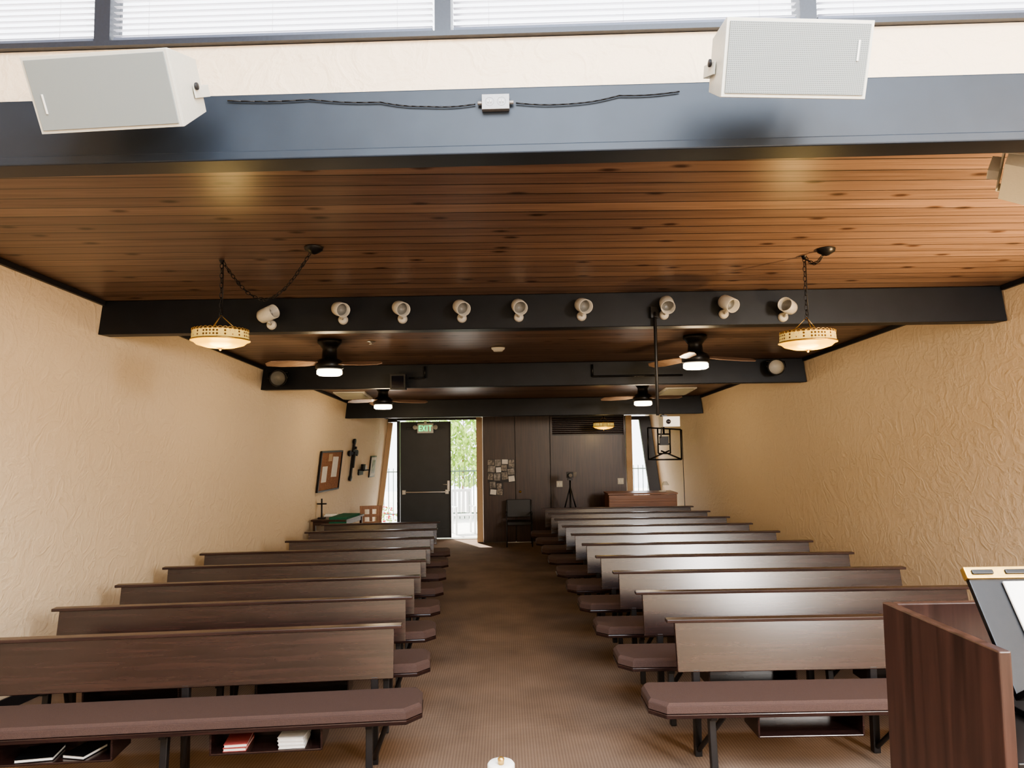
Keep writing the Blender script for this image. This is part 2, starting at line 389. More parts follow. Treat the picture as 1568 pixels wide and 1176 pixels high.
b.lathe([(0, -.06), (.02, -.055), (.026, -.035), (.012, -.02), (.012, 0)], 'brass', (.32, YP, 1.0), Matrix.Rotation(-math.pi/2, 3, 'X'), 16)
b.done()
b = B('trim_5'); b.box((-.49, 15.17, pz/2-.03), (.12, .56, pz-.09), 'jamb'); b.done(bevel=.004)
b = B('trim_6'); b.box((2.53, 15.17, pz/2-.03), (.12, .56, pz-.09), 'jamb'); b.done(bevel=.004)
b = B('window_7')
xi = 2.60
for z0, z1, y0, y1, m in ((.01, .09, 0, .08, 'frame'), (2.42, 2.5, 0, .08, 'frame'), (.1, 2.41, .04, .045, 'glass')):
    b.prism([(xi, YD+y0, z0), (XR(YD, z0)-.01, YD+y0, z0), (XR(YD, z0)-.01, YD+y1, z0), (xi, YD+y1, z0)], [(xi, YD+y0, z1), (XR(YD, z1)-.01, YD+y0, z1), (XR(YD, z1)-.01, YD+y1, z1), (xi, YD+y1, z1)], m)
za, zb, q = .09, 2.42, .24
b.prism([(XR(YD, za)-q, YD-.02, za), (XR(YD, za)-.01, YD-.02, za), (XR(YD, za)-.01, YD+.06, za), (XR(YD, za)-q, YD+.06, za)], [(XR(YD, zb)-q, YD-.02, zb), (XR(YD, zb)-.01, YD-.02, zb), (XR(YD, zb)-.01, YD+.06, zb), (XR(YD, zb)-q, YD+.06, zb)], 'frame')
b.done()
for x, z in ((1.11, 1.14), (2.34, 1.18)):
    b = B('light_switch'); b.box((0, 0, 0), (.12, .008, .12), 'cream'); b.box((-.025, -.008, 0), (.02, .01, .05), 'white'); b.box((.025, -.008, 0), (.02, .01, .05), 'white')
    b.done((x, YP-.006, z), bevel=.002)
b = B('photo_collage')
random.seed(11)
b.box((0, 0, 0), (.54, .006, .46), 'black'); b.box((-.1, 0, -.36), (.28, .006, .26), 'black')
for (u, v, w_, h_, m_) in ((-.20, .17, .13, .10, 'photo'), (-.06, .16, .12, .13, 'photo2'), (.08, .18, .12, .09, 'paper'), (.21, .14, .11, .16, 'photo'),
                     (-.19, .04, .14, .13, 'photo2'), (-.05, .02, .10, .10, 'paper'), (.06, .06, .11, .12, 'photo'), (.20, -.02, .13, .12, 'photo2'),
                     (-.21, -.11, .10, .13, 'photo'), (-.08, -.12, .13, .14, 'photo2'), (.07, -.10, .12, .15, 'photo'), (.21, -.16, .12, .11, 'paper'),
                     (-.17, -.28, .11, .13, 'photo2'), (-.04, -.30, .10, .10, 'photo'), (-.16, -.42, .12, .10, 'paper'), (-.03, -.42, .11, .12, 'photo')):
    b.box((u, -.006-random.random()*.002, v), (w_, .004, h_), m_, (0, random.uniform(-.14, .14), 0))
b.done((-.06, YP-.008, 1.42))
ex = B('exit_sign'); ex.box((0, 0, 0), (.33, .05, .20), 'white'); ex.box((0, .0, .12), (.05, .04, .06), 'white')
for s_ in (-1, 1):
    ex.lathe([(.0, -.05), (.045, -.045), (.05, 0), (.03, .03), (0, .035)], 'cream', (s_*.21, -.01, .02), Matrix.Rotation(-math.pi/2, 3, 'X'), 20)
    ex.cyl((s_*.16, 0, .02), (s_*.2, 0, .02), .012, 'white')
def letters(bb, y, m):
    def S(x, z, w, h, r=0): bb.box((x, y, z), (w, .006, h), m, (0, r, 0))
    x = -.105
    S(x-.02, 0, .018, .12); [S(x+.002, q, .055, .018) for q in (-.05, 0, .05)]
    x = -.03; S(x, 0, .018, .13, .5); S(x, 0, .018, .13, -.5)
    S(.035, 0, .02, .12)
    S(.1, .05, .075, .018); S(.1, 0, .02, .12)
letters(ex, -.028, 'green')
ex.done((-1.62, 15.36, 2.30), bevel=.002)

# ------------------------------------------------------------------ pews
def pew(xa, ya_, xb, yb_, aisle, e=.26):
    L = math.hypot(xb-xa, yb_-ya_); ang = math.atan2(yb_-ya_, xb-xa)
    p = B('church_pew'); t = math.radians(11.5)
    p.box((L/2, .018, .675), (L, .028, .31), 'pew', (-t, 0, 0))
    p.box((L/2, .058, .835), (L+.10, .075, .022), 'pewcap')
    if aisle == 'L': poly = [(-e+.03, -.05), (-e, -.12), (-e, -.36), (-e+.09, -.46), (L-.02, -.46), (L, -.42), (L, -.05)]
    else: poly = [(0, -.05), (0, -.42), (.02, -.46), (L+e-.09, -.46), (L+e, -.36), (L+e, -.12), (L+e-.03, -.05)]
    p.prism([(x, y, .395) for x, y in poly], [(x, y, .42) for x, y in poly], 'pew')
    cx = sum(x for x, y in poly)/len(poly); cy = -.25
    ins = [(x*.998+.002*cx, y*.98+cy*.02) for x, y in poly]
    ins2 = [(x+(.02 if x < L/2 else -.02), y*.90+cy*.10) for x, y in poly]
    p.prism([(x, y, .422) for x, y in ins], [(x, y, .465) for x, y in ins], 'cushion')
    p.prism([(x, y, .465) for x, y in ins], [(x, y, .482) for x, y in ins2], 'cushion')
    ps = [.12, L/2, L-.12]
    for x in ps:
        p.box((x, -.36, .195), (.04, .05, .39), 'leg', (math.radians(-7), 0, 0)); p.box((x, .0, .27), (.045, .05, .54), 'leg')
        p.box((x, -.19, .375), (.04, .42, .035), 'leg')
        p.cyl((x, -.02, .04), (x+.10, -.30, .36), .016, 'leg', seg=8)
        p.box((x, .043, .66), (.05, .022, .30), 'leg', (-t, 0, 0))
    for c in ((ps[0]+ps[1])/2, (ps[1]+ps[2])/2):
        w = .62
        p.box((c, -.28, .265), (w, .26, .012), 'pew'); p.box((c-w/2, -.28, .325), (.012, .26, .13), 'pew'); p.box((c+w/2, -.28, .325), (.012, .26, .13), 'pew'); p.box((c, -.155, .325), (w, .012, .13), 'pew')
    p.done((xa, ya_, 0.001), (0, 0, ang), bevel=.004)
    return (xa, ya_, ang, L, ps)
info = []
for k in range(10):
    y = 4.88+.887*k
    pew(1.10-.05*(y-4.88), y, 3.63-.05*(y-4.88), y, 'L')
for k in range(8):
    y = 4.86+.875*k; xr = -.72-.045*(y-4.8); xl = -3.27 if k < 5 else -2.62
    an = .085
    info.append(pew(xl, y-an*(xr-xl), xr, y, 'R', .19))
xa, ya_, ang, L, ps = info[0]
def pewpt(x, y, z): return (xa+x*math.cos(ang)-y*math.sin(ang), ya_+x*math.sin(ang)+y*math.cos(ang), z)
def book(x, y, z, cover, w=.13, d=.19, h=.02, rz=0.0):
    b = B('hymnal'); b.box((0, 0, h/2), (w-.008, d-.006, h-.006), 'paper'); b.box((0, 0, .0015), (w, d, .003), cover); b.box((0, 0, h-.0015), (w, d, .003), cover); b.box((0, d/2-.001, h/2), (w, .003, h), cover)
    b.done(pewpt(x, y, z), (0, 0, ang+rz))
c2 = (ps[1]+ps[2])/2; zb_ = .2735
for i in range(2): book(c2-.18, -.30, zb_+i*.021, 'redbook', rz=.05*i)
for i in range(3): book(c2+.14, -.30, zb_+i*.021, 'paper', rz=-.04*i, w=.15)
c1 = (ps[0]+ps[1])/2
book(c1-.12, -.30, zb_, 'black', w=.2, rz=.1); book(c1+.12, -.29, zb_, 'black', w=.14, rz=-.3)

# ------------------------------------------------------------------ speakers
def speaker(loc, w, h, d, tilt, yaw, side=1, roll=0):
    s = B('wall_speaker')
    a = [(-w/2, -d/2, -h/2), (w/2, -d/2, -h/2), (w/2, -d/2, h/2), (-w/2, -d/2, h/2)]
    k = .72
    c = [(-w/2*.93, d/2, -h/2*k), (w/2*.93, d/2, -h/2*k), (w/2*.93, d/2, h/2*k), (-w/2*.93, d/2, h/2*k)]
    s.prism(a, c, 'cream')
    s.box((0, -d/2-.006, 0), (w, .012, h), 'cream')
    s.box((0, -d/2-.014, 0), (w-.024, .006, h-.024), 'grille')
    s.box((-w/2+.05 if side < 0 else w/2-.05, -d/2-.019, -.03 if side < 0 else .03), (.008, .003, .07), 'white')
    x = side*(w/2*.96+.012)*-1
    s.lathe([(0, 0), (.014, 0), (.014, .008), (0, .010)], 'blackplastic', (x-.001*side, 0.03, 0), Matrix.Rotation(-side*math.pi/2, 3, 'Y'), 16)
    yb = d/2+.02
    for sx in (-1, 1): s.box((sx*(w/2*.96+.008), yb-.06, -.02), (.006, .12, .045), 'cream')
    s.box((0, yb, -.02), (w*.96+.02, .008, .045), 'cream')
    s.box((0, yb+.025, -.02), (.08, .05, .08), 'cream')
    return s.done(loc, (-tilt, roll, yaw), bevel=.003)
speaker((-1.46, 2.78, 3.40), .565, .27, .24, math.radians(-28), math.radians(-6), side=-1)
speaker((1.05, 2.60, 3.395), .53, .26, .19, math.radians(-20), math.radians(3), side=1)
speaker((2.58, 3.42, 3.29), .34, .25, .26, math.radians(-20), math.radians(62), side=1, roll=.25)
yh = lambda x: 2.998+AH*x
b = B('power_outlet'); b.box((0, 0, 0), (.115, .026, .065), 'outlet')
for sx in (-.025, .025):
    b.lathe([(0, -.004), (.016, -.004), (.018, 0)], 'blackplastic', (sx, -.014, 0), Matrix.Rotation(math.pi/2, 3, 'X'), 16)
    b.box((sx-.006, -.020, 0), (.003, .003, .01), 'white'); b.box((sx+.006, -.020, 0), (.003, .003, .01), 'white')
b.cyl((.055, 0, .0), (.075, 0, .0), .008, 'outlet'); b.cyl((-.055, 0, 0), (-.075, 0, 0), .008, 'outlet')
b.done((-.015, 2.983, 3.435), (0, 0, AH), bevel=.002)
def cable(pts, r, m='black', name='speaker_cable'):
    c = B(name); P = []
    for a, d in zip(pts[:-1], pts[1:]):
        a, d = Vector(a), Vector(d)
        for i in range(6):
            t = i/6; q = a.lerp(d, t); q.z -= .006*math.sin(math.pi*t); P.append(q)
    P.append(Vector(pts[-1])); c.tube(P, r, m, 6); c.done()
cz = lambda x, z: (x, yh(x)-.008, z)
cable([cz(-.10, 3.435), cz(-.3, 3.43), cz(-.5, 3.455), cz(-.8, 3.475), cz(-1.15, 3.48)], .003)
cable([cz(.07, 3.435), cz(.3, 3.425), cz(.5, 3.455), cz(.75, 3.465)], .003)

# ------------------------------------------------------------------ beam spotlights
def spot(x, y, z, yaw, pitch, r=.060, L=.17):
    s = B('track_spotlight')
    s.lathe([(0, -.03), (.03, -.03), (.04, -.02), (.042, 0)], 'can', (0, 0, -.035), Matrix.Rotation(-math.pi/2, 3, 'X'), 20)
    s.cyl((0, -.02, -.035), (0, -.10, -.02), .010, 'can', seg=10)
    R = Euler((math.radians(90)-pitch, 0, yaw)).to_matrix()
    prof = [(0, -L*.5), (r*.6, -L*.5), (r*.95, -L*.36), (r, -L*.2), (r, L*.5), (r*.9, L*.5), (r*.86, L*.1), (0, L*.06)]
    s.lathe(prof, 'can', (0, -.13, .035), R, 24, ['can', 'can', 'can', 'can', 'can', 'can', 'caninner'])
    s.done((x, y, z))
px = [(413, 1.1, -.25), (524, .55, .25), (616, .45, .3), (708, .35, .35), (796, .15, .35), (893, .2, .3), (1020, -.1, .5), (1112, .3, .45), (1203, -.7, -.1)]
for x, yw, p in px:
    X = (x-770)/1130*6.2/.99
    spot(X, 6.268+AL*X, 3.115 if p > 0 else 3.08, yw, -p)
def par(x, y, z, yaw, square=False):
    s = B('stage_light')
    s.box((0, -.02, .06), (.05, .04, .05), 'black')
    s.cyl((0, -.03, .05), (0, -.12, .05), .012, 'black')
    if square:
        s.box((0, -.16, -.02), (.19, .15, .19), 'black'); s.box((0, -.24, -.02), (.15, .006, .15), 'screen')
        for dz in (-.1, .1): s.box((0, -.25, -.02+dz), (.20, .05, .006), 'black')
    else:
        R = Euler((math.radians(90), 0, yaw)).to_matrix()
        s.lathe([(0, -.1), (.06, -.1), (.10, -.04), (.105, .08), (.095, .08), (.09, .03), (0, .02)], 'black', (0, -.17, -.02), R, 24, ['black']*5+['can' if x > 0 else 'caninner'])
        s.tube([(-.12, -.17, -.02), (-.12, -.12, .06), (.12, -.12, .06), (.12, -.17, -.02)], .007, 'black')
    s.done((x, y, z))
par(-2.85, 9.458+AL*-2.85, 2.87, .4); par(3.45, 9.458+AL*3.45, 2.92, -.4); par(-1.32, 9.458+AL*-1.32, 2.80, 0, True)
b = B('conduit_pipe'); b.tube([(1.15, 9.40, 2.985), (1.15, 9.40, 2.83), (2.3, 9.38, 2.83)], .012, 'black'); b.done()
b = B('conduit_pipe'); b.tube([(-1.0, 9.44, 2.99), (-1.0, 9.44, 2.84), (-1.2, 9.44, 2.84)], .012, 'black'); b.done()

# ------------------------------------------------------------------ pendant lamps
def pendant(x, y, z, D, hooks, power=16):
    p = B('pendant_lamp'); r = D/2
    prof = [(0, .045), (r*.5, .048), (r*.90, .038), (r*.92, .046), (r*.94, .042), (r*.96, -.018), (r*1.0, -.020), (r*1.0, -.030), (r*.93, -.032), (r*.80, -.056), (r*.5, -.074), (.03, -.080), (0, -.080)]
    ms = ['brass', 'brass', 'brass', 'brass', 'filigree', 'brass', 'brass', 'glow', 'glow', 'glow', 'glow', 'brass']
    p.lathe(prof, 'glow', (0, 0, 0), None, 48, ms)
    p.lathe([(0, -.10), (.010, -.095), (.010, -.078)], 'brass', seg=12)
    for k in range(36):
        a = 2*math.pi*k/36; p.link((r*.94*math.cos(a), r*.94*math.sin(a), .046), Matrix.Rotation(a+math.pi/2, 3, 'Z'), 'brass', .008, .014, .003)
    top = .16
    for k in range(3):
        a = 2*math.pi*k/3+.4; p.tube([(r*.6*math.cos(a), r*.6*math.sin(a), .045), (0, 0, top)], .003, 'brass', 6)
    hs = [Vector(h)-Vector((x, y, z)) for h in hooks]
    p.chain([(0, 0, top), hs[0]], 'black')
    p.tube([(0.012, 0, top), hs[0]+Vector((.012, 0, 0))], .003, 'black', 6)
    if len(hs) > 1:
        pts = []
        for i in range(11):
            t = i/10; q = hs[0].lerp(hs[1], t); q.z -= .34*math.sin(math.pi*t)*min(1, (hs[1]-hs[0]).length/.8); pts.append(q)
        p.chain(pts, 'black')
        p.lathe([(0, -.05), (.02, -.045), (.06, -.02), (.065, 0)], 'black', hs[1], None, 24)
    p.lathe([(0, -.03), (.012, -.02), (.02, 0)], 'black', hs[0], None, 12)
    o = p.done((x, y, z))
    l = bpy.data.lights.new('pendant_bulb', 'POINT'); l.energy = power; l.color = (1, .68, .26); l.shadow_soft_size = .12
    lo = bpy.data.objects.new('bulb', l); scene.collection.objects.link(lo); lo.location = (0, 0, -.2); lo.parent = o
hk = lambda x, y: (x, y, ZC(y)-.001)
pendant(-2.03, 5.3, 2.80, .41, [hk(-2.03, 5.3), hk(-1.30, 5.05)])
pendant(2.24, 5.35, 2.74, .41, [hk(2.24, 5.35), hk(2.34, 5.20)])
pendant(1.90, 14.0, 2.29, .41, [hk(1.9, 14.0)], 5)

# ------------------------------------------------------------------ ceiling fans
def fan(x, y, zl, rot):
    f = B('ceiling_fan'); top = ZC(y)-zl
    f.lathe([(0, top), (.13, top), (.13, top-.03), (.10, top-.06), (.075, top-.10), (.085, .14), (.13, .12), (.15, .09), (.15, .035), (.13, .02), (0, .02)], 'black', seg=32)
    f.lathe([(.12, .02), (.135, .01), (.135, -.03), (.11, -.045), (0, -.05)], 'fanlight', seg=32)
    for k in range(3):
        a = rot+2*math.pi*k/3; R = Matrix.Rotation(a, 3, 'Z') @ Matrix.Rotation(math.radians(3), 3, 'Y') @ Matrix.Rotation(math.radians(20), 3, 'X')
        pl = [(.13, -.035), (.25, -.065), (.50, -.075), (.66, -.055), (.69, .0), (.65, .055), (.45, .07), (.25, .055), (.13, .035)]
        A = [R @ Vector((u, v, 0))+Vector((0, 0, .085)) for u, v in pl]; C = [R @ Vector((u, v, .008))+Vector((0, 0, .085)) for u, v in pl]
        f.prism(A, C, 'fanblade')
    o = f.done((x, y, zl))
    l = bpy.data.lights.new('fan_bulb', 'POINT'); l.energy = 19; l.color = (1, .74, .42); l.shadow_soft_size = .12
    lo = bpy.data.objects.new('bulb', l); scene.collection.objects.link(lo); lo.location = (0, 0, -.18); lo.parent = o
fan(-1.88, 8.0, 2.80, -.45); fan(2.11, 8.0, 2.82, .1); fan(-1.82, 11.2, 2.57, -.1); fan(2.13, 11.2, 2.57, 1.3)
b = B('smoke_detector'); b.lathe([(0, -.045), (.05, -.045), (.06, -.03), (.075, -.02), (.08, 0), (0, 0)], 'white'); b.done((-.05, 8.5, ZC(8.5)-.002))
b = B('fire_sprinkler'); b.lathe([(0, -.03), (.03, -.03), (.012, -.02), (.015, -.006), (.05, -.004), (.05, 0), (0, 0)], 'steel'); b.done((-1.45, 8.1, ZC(8.1)-.001))
for x in (-2.45, 2.85):
    b = B('ceiling_vent'); b.box((0, 0, 0), (.5, .75, .02), 'white')
    for k in range(12): b.box((0, -.32+k*.058, -.015), (.42, .03, .004), 'cream', (.5, 0, 0))
    b.done((x, 12.1, ZC(12.1)-.016), (math.atan(-.0813), 0, 0))

# ------------------------------------------------------------------ projector on pole + bracket
b = B('projector_mount'); X = 1.30
b.cyl((X, 6.2, 3.05), (X, 6.2, 2.22), .014, 'black'); b.box((X, 6.215, 3.1), (.07, .03, .10), 'black'); b.cyl((X, 6.2, 3.05), (X, 6.21, 3.1), .014, 'black')
b.box((X+.05, 6.2, 2.20), (.05, .05, .05), 'black'); b.box((X+.085, 6.15, 2.165), (.14, .16, .085), 'white'); b.lathe([(0, -.01), (.018, -.008), (.020, 0)], 'screen', (X+.06, 6.068, 2.165), Matrix.Rotation(-math.pi/2, 3, 'X'), 16)
b.tube([(X+.03, 6.2, 2.12), (X+.02, 6.2, 2.03)], .006, 'black')
b.done(bevel=.003)
b = B('screen_bracket'); yy = 13.4
def seg(a, c, r=.014): b.cyl((a[0], yy, a[1]), (c[0], yy, c[1]), r, 'black', seg=8)
for a, c in (((2.62, 2.22), (3.22, 2.18)), ((2.62, 2.22), (2.62, 1.64)), ((3.22, 2.18), (3.22, 1.64)), ((2.62, 1.64), (3.22, 1.64)), ((2.80, 2.20), (2.80, 1.75)), ((3.02, 2.20), (3.02, 1.75)),
             ((2.80, 1.92), (3.02, 1.92)), ((2.80, 1.75), (3.02, 1.75)), ((2.80, 2.1), (3.02, 2.1)), ((2.62, 1.64), (3.0, 1.8)), ((3.22, 1.64), (2.85, 1.8))): seg(a, c)
seg((2.91, ZC(13.4)-.01), (2.91, 2.1), .018)
b.box((2.91, yy, 1.98), (.16, .05, .16), 'black')
b.cyl((3.24, 13.4, 2.18), (3.26, 13.4, .02), .006, 'black', seg=6)
b.done()

# ------------------------------------------------------------------ left wall items
def onleft(y, z, off=.02):
    xd = Vector((.122, 1, 0)).normalized(); zd = Vector((LEAN, 0, 1)); zd = (zd-xd*zd.dot(xd)).normalized()
    nd = zd.cross(xd)
    if nd.x > 0: nd = -nd
    Mx = Matrix((xd, nd, zd)).transposed().to_4x4(); p = Vector((XL(y, z), y, z)) - nd*off
    Mx.translation = p; return Mx
def put(o, Mx): o.matrix_world = Mx
b = B('bulletin_board'); b.box((0, 0, 0), (.95, .02, .62), 'cork')
for c, d in (((0, -.012, .32), (.99, .03, .025)), ((0, -.012, -.32), (.99, .03, .025)), ((-.485, -.012, 0), (.025, .03, .64)), ((.485, -.012, 0), (.025, .03, .64))): b.box(c, d, 'black')
b.box((.20, -.013, .06), (.26, .003, .34), 'paper', (0, .03, 0)); b.box((-.25, -.013, -.05), (.22, .003, .26), 'paper'); b.box((-.05, -.013, .22), (.16, .003, .12), 'jamb')
put(b.done(), onleft(12.35, 1.57))
b = B('wall_cross'); b.box((0, 0, 0), (.05, .04, .66), 'black'); b.box((0, 0, .12), (.40, .04, .05), 'black')
for c in ((0, -.0, .33), (0, 0, -.33), (-.2, 0, .12), (.2, 0, .12)): b.lathe([(0, -.025), (.05, -.02), (.055, .02), (0, .025)], 'black', c, Matrix.Rotation(math.pi/2, 3, 'X'), 12)
b.box((0, -.03, .02), (.05, .03, .32), 'black'); b.box((0, -.03, .17), (.26, .025, .03), 'black'); b.box((0, -.035, .22), (.045, .04, .05), 'black')
put(b.done(bevel=.003), onleft(13.4, 1.72, .04))
b = B('wall_shelf'); b.box((0, -.05, 0), (.30, .12, .02), 'black'); b.box((0, 0, -.05), (.26, .02, .10), 'black'); b.box((-.05, -.05, .06), (.12, .05, .10), 'black'); b.box((.09, -.05, .045), (.07, .05, .07), 'whitepaint')
put(b.done(), onleft(14.0, 1.52, .03))
b = B('picture_frame'); b.box((0, 0, 0), (.36, .02, .42), 'black'); b.box((0, -.012, 0), (.31, .006, .37), 'paper'); b.box((0, -.016, 0), (.2, .002, .26), 'photo2')
put(b.done(), onleft(14.75, 1.55))

TZ = .09
b = B('side_table'); b.box((0, 0, .74+TZ), (.56, .92, .03), 'panel')
for sx in (-.24, .24):
    for sy in (-.41, .41): b.box((sx, sy, .36+TZ/2), (.04, .04, .72+TZ), 'panel')
b.box((0, 0, .69+TZ), (.50, .86, .06), 'panel')
tbl = b.done((-2.66, 11.98, .001), (0, 0, -.12), bevel=.003)
b = B('green_tablecloth'); b.box((0, 0, .018), (.28, .66, .036), 'greencloth'); b.box((0, -.335, -.07), (.28, .008, .20), 'greencloth')
b.done((-2.53, 11.85, .757+TZ), (0, 0, -.12), bevel=.01, parent=tbl)
b = B('standing_cross'); b.box((0, 0, .01), (.11, .08, .02), 'black'); b.box((0, 0, .16), (.022, .022, .30), 'black'); b.box((0, 0, .23), (.15, .022, .022), 'black'); b.done((-2.86, 11.70, .757+TZ))
b = B('book_stack')
for i in range(2): b.box((0, 0, .010+i*.02), (.20-.02*i, .18, .018), ['paper', 'paper'][i], (0, 0, .15*i))
b.done((-2.80, 12.1, .757+TZ))
b = B('wooden_chair')
for sx in (-.17, .17):
    b.box((sx, -.19, .22), (.035, .035, .44), 'chairwood'); b.box((sx, .19, .46), (.035, .035, .92), 'chairwood')
b.box((0, 0, .45), (.38, .44, .03), 'chairwood')
b.box((0, .19, .89), (.38, .025, .06), 'chairwood'); b.box((0, .19, .75), (.38, .025, .05), 'chairwood'); b.box((0, .19, .62), (.38, .025, .05), 'chairwood')
for sx in (-.13, .0, .13): b.box((sx, .19, .76), (.05, .02, .22), 'chairwood')
b.done((-2.30, 12.88, .001), (0, 0, .2), bevel=.005)

# ------------------------------------------------------------------ rear furniture
b = B('stacking_chair')
for sx in (-.24, .24):
    b.tube([(sx, -.22, 0.01), (sx, -.20, .43), (sx, .20, .43), (sx, .24, .86)], .012, 'black'); b.tube([(sx, .20, .43), (sx, .25, .01)], .012, 'black')
    b.box((sx, -.0, .63), (.035, .36, .02), 'blackplastic'); b.tube([(sx, -.19, .43), (sx, -.17, .62)], .010, 'black')
b.box((0, -.0, .45), (.46, .44, .06), 'blackplastic'); b.box((0, .235, .70), (.46, .04, .34), 'blackplastic', (-.08, 0, 0))
b.cyl((-.24, -.2, .1), (.24, -.2, .1), .008, 'steel')
b.done((.28, 14.35, .001), bevel=.01)
b = B('camera_tripod')
for k in range(3):
    a = k*2*math.pi/3+.5; b.tube([(0, 0, 1.15), (.17*math.cos(a), .17*math.sin(a), .6), (.34*math.cos(a), .34*math.sin(a), .01)], .013, 'black')
    b.cyl((0, 0, .75), (.12*math.cos(a), .12*math.sin(a), .75), .006, 'black', seg=6)
b.cyl((0, 0, .7), (0, 0, 1.28), .016, 'black'); b.box((0, 0, 1.29), (.09, .12, .03), 'black'); b.box((.0, 0, 1.37), (.12, .09, .11), 'blackplastic')
b.cyl((0, -.04, 1.37), (0, -.14, 1.37), .04, 'blackplastic'); b.cyl((0, -.14, 1.37), (0, -.145, 1.37), .032, 'screen'); b.box((.09, 0, 1.38), (.06, .02, .08), 'screen'); b.tube([(0, .03, 1.28), (.03, .28, 1.12)], .008, 'black')
b.done((1.22, 13.75, .001))
b = B('sound_desk'); b.box((0, 0, 1.02), (1.28, .60, .03), 'desk'); b.box((0, -.27, .5), (1.24, .03, 1.0), 'desk'); b.box((-.61, 0, .5), (.03, .56, 1.0), 'desk'); b.box((.61, 0, .5), (.03, .56, 1.0), 'desk')
b.box((0, -.29, .9), (1.24, .012, .05), 'desk'); b.box((0, 0, .55), (1.2, .52, .02), 'desk')
b.done((2.53, 13.85, .001), bevel=.004)
b = B('desk_lamp'); b.lathe([(0, 0), (.07, 0), (.07, .015), (0, .02)], 'white'); b.tube([(0, 0, .01), (0, 0, .14), (.04, -.02, .16)], .008, 'white'); b.lathe([(.03, .04), (.07, -.03)], 'white', (.05, -.03, .15)); b.done((2.95, 13.85, 1.037))

# ------------------------------------------------------------------ lectern
b = B('lectern')
x0, x1, y0, y1, zb, ztop = .905, 1.50, 1.38, 1.80, .352, 1.63
b.box((x0+.012, (y0+y1)/2, (zb+ztop)/2), (.024, y1-y0, ztop-zb), 'lect')
b.box((x1-.012, (y0+y1)/2, (zb+ztop)/2), (.024, y1-y0, ztop-zb), 'lect')
b.box(((x0+x1)/2, y1-.012, (zb+ztop)/2), (x1-x0-.05, .024, ztop-zb), 'lect')
b.box(((x0+x1)/2, (y0+y1)/2-.012, 1.42), (x1-x0-.05, y1-y0-.03, .02), 'black')
b.box(((x0+x1)/2, (y0+y1)/2-.012, .9), (x1-x0-.05, y1-y0-.03, .02), 'lect')
b.box(((x0+x1)/2, (y0+y1)/2, .40), (x1-x0-.05, y1-y0-.03, .06), 'lect')
lec = b.done(bevel=.003)
b = B('book_rest')
tl = math.radians(33.5)
b.box((0, 0, 0), (.46, .012, .24), 'black', (-tl, 0, 0))
R = Euler((-tl, 0, 0)).to_matrix()
def rp(x, y, z): return tuple(R @ Vector((x, y, z)))
b.box(rp(0, -.004, .13), (.47, .016, .026), 'brass', (-tl, 0, 0))
for k in range(6): b.box(rp(-.2+k*.07, -.014, .13), (.045, .004, .010), 'black', (-tl, 0, 0))
b.box(rp(0, -.02, -.115), (.46, .04, .012), 'black', (-tl, 0, 0))
b.box(rp(.02, -.010, .0), (.37, .006, .22), 'paper', (-tl, 0, 0))
b.cyl((0, .02, .02), (0, .07, -.195), .02, 'black'); b.box((0, .07, -.190), (.2, .14, .012), 'black')
b.done((1.193, 1.49, 1.627), bevel=.002, parent=lec)
b = B('glass_vase'); b.lathe([(0, 0), (.05, 0), (.06, .06), (.05, .14), (.03, .2), (.035, .22)], 'teal'); b.done((1.03, 1.46, 1.431-.52), parent=lec)
b = B('candle_stand'); b.lathe([(0, 0), (.12, 0), (.12, .015), (.03, .04), (.012, .08), (.012, .63), (.03, .67), (.055, .70), (.055, .71), (0, .71)], 'brass')
b.lathe([(0, .712), (.035, .712), (.036, .825), (.032, .83), (.010, .825), (0, .825)], 'wax')
b.lathe([(0, .826), (.008, .826), (.009, .84), (.004, .844), (0, .844)], 'brass', seg=12)
b.done((-.018, 2.02, .352))
b = B('added_ceiling_uplight'); b.lathe([(0, 0), (.14, 0), (.14, .02), (.02, .04), (.015, 1.25), (.04, 1.28), (.14, 1.38), (.135, 1.385), (.03, 1.30), (0, 1.30)], 'black')  # added unseen lamp and body, gives the right side of the ceiling a warm glow
o = b.done((4.4, 3.6, .001))
l = bpy.data.lights.new('added_warm_spot', 'SPOT'); l.energy = 1400; l.color = (1, .66, .32); l.spot_size = math.radians(85); l.spot_blend = 1; l.shadow_soft_size = .08
lo = bpy.data.objects.new('bulb', l); scene.collection.objects.link(lo); lo.parent = o; lo.location = (-.02, 0, 1.40)
lo.rotation_euler = Vector((-1.0, .7, 2.0)).to_track_quat('-Z', 'Y').to_euler()

# ------------------------------------------------------------------ outdoors
B('ground_outside').box((0, 24, -.16), (40, 16.4, .1), 'concrete').done()
def hedge(name, x0, x1, y0, y1, z0, z1, n, smin, smax):
    h = B(name); i = h.mi('leaf')
    for _ in range(n):
        c = Vector((random.uniform(x0, x1), random.uniform(y0, y1), z0+(z1-z0)*random.random()))
        R = Euler((random.uniform(0, 6), random.uniform(0, 6), random.uniform(0, 6))).to_matrix(); s_ = random.uniform(smin, smax)
        v = [h.bm.verts.new(c+R @ Vector(p)*s_) for p in ((-1, 0, 0), (0, -.5, .1), (1, 0, 0), (0, .5, .1))]
        f = h.bm.faces.new(v); f.material_index = i
    for k in range(int((x1-x0)/.5)):
        xx = x0+.25+k*.5; h.cyl((xx, (y0+y1)/2, -.1), (xx+.05, (y0+y1)/2, z1*.8), .03, 'chairwood', r2=.012, seg=6)
    return h.done()
hedge('garden_hedge', -3.0, 3.4, 21.5, 23, .7, 3.6, 10000, .06, .13)
b = B('iron_fence')
for k in range(80): b.cyl((-5+k*.13, 20.5, -.1), (-5+k*.13, 20.5, 1.3), .010, 'fence', seg=6)
for z in (.05, 1.2): b.box((.1, 20.5, z), (10.4, .03, .03), 'fence')
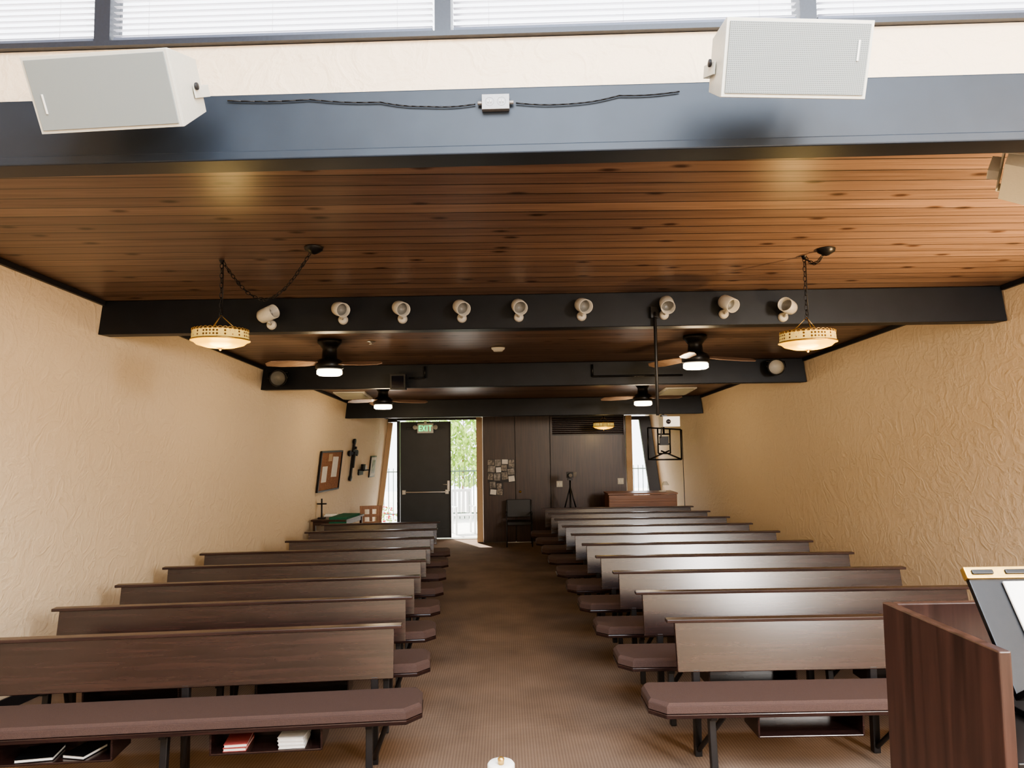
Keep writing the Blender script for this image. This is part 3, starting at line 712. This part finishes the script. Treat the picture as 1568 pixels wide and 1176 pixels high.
b.done()
b = B('garden_chair')
for sx in (-.22, .22):
    b.box((sx, -.2, .2), (.04, .04, .60), 'whitepaint'); b.box((sx, .2, .4), (.04, .04, 1.0), 'whitepaint'); b.box((sx, 0, .52), (.05, .45, .03), 'whitepaint')
for k in range(5): b.box((0, -.18+k*.09, .33), (.46, .07, .02), 'whitepaint')
for k in range(4): b.box((-.15+k*.1, .2, .62), (.06, .02, .5), 'whitepaint')
b.box((0, .2, .88), (.46, .03, .06), 'whitepaint')
b.done((-.95, 17.3, -.01), (0, 0, .3))
b = B('flower_pot'); b.lathe([(0, 0), (.12, 0), (.17, .3), (.15, .3), (0, .26)], 'desk')
random.seed(5)
for _ in range(90):
    c = Vector((random.gauss(0, .12), random.gauss(0, .12), random.uniform(.3, .7))); b.lathe([(0, -.02), (.03, 0), (0, .02)], random.choice(['redflower', 'leaf', 'leaf']), c, None, 6)
b.done((-2.65, 16.5, -.109))

# ------------------------------------------------------------------ light
w = bpy.data.worlds.new('sky'); scene.world = w; w.use_nodes = True
bg = w.node_tree.nodes['Background']; bg.inputs['Color'].default_value = (.93, .95, 1, 1); bg.inputs['Strength'].default_value = 5
def area(name, loc, tgt, sx, sy, e, col):
    l = bpy.data.lights.new(name, 'AREA'); l.shape = 'RECTANGLE'; l.size = sx; l.size_y = sy; l.energy = e; l.color = col
    o = bpy.data.objects.new(name, l); scene.collection.objects.link(o); o.location = loc
    o.rotation_euler = (Vector(tgt)-Vector(loc)).to_track_quat('-Z', 'Y').to_euler(); return o
area('skylight_light', (.8, -.4, 5.0), (.8, 1.7, 0), 4.4, 2.8, 600, (.78, .88, 1))
area('front_window_light', (4.7, Y0+.03, 3.37), (3.4, 6, 2.2), .86, 1.8, 560, (1, .95, .90))
s = bpy.data.lights.new('sun', 'SUN'); s.energy = 18; s.angle = math.radians(1.5); s.color = (1, .95, .86)
so = bpy.data.objects.new('sun', s); scene.collection.objects.link(so); so.rotation_euler = Vector((.25, -.5, -.85)).to_track_quat('-Z', 'Y').to_euler()

# ------------------------------------------------------------------ camera
cam = bpy.data.cameras.new('camera'); cam.sensor_width = 36; cam.lens = 1130/1568*36; cam.clip_start = .05; cam.clip_end = 200
co = bpy.data.objects.new('camera', cam); scene.collection.objects.link(co)
Rm = Matrix.Rotation(-.0124, 4, 'Z') @ Matrix.Rotation(math.radians(90+4.35), 4, 'X') @ Matrix.Rotation(-.014, 4, 'Z')
co.matrix_world = Matrix.Translation((0, 0, H)) @ Rm
scene.camera = co
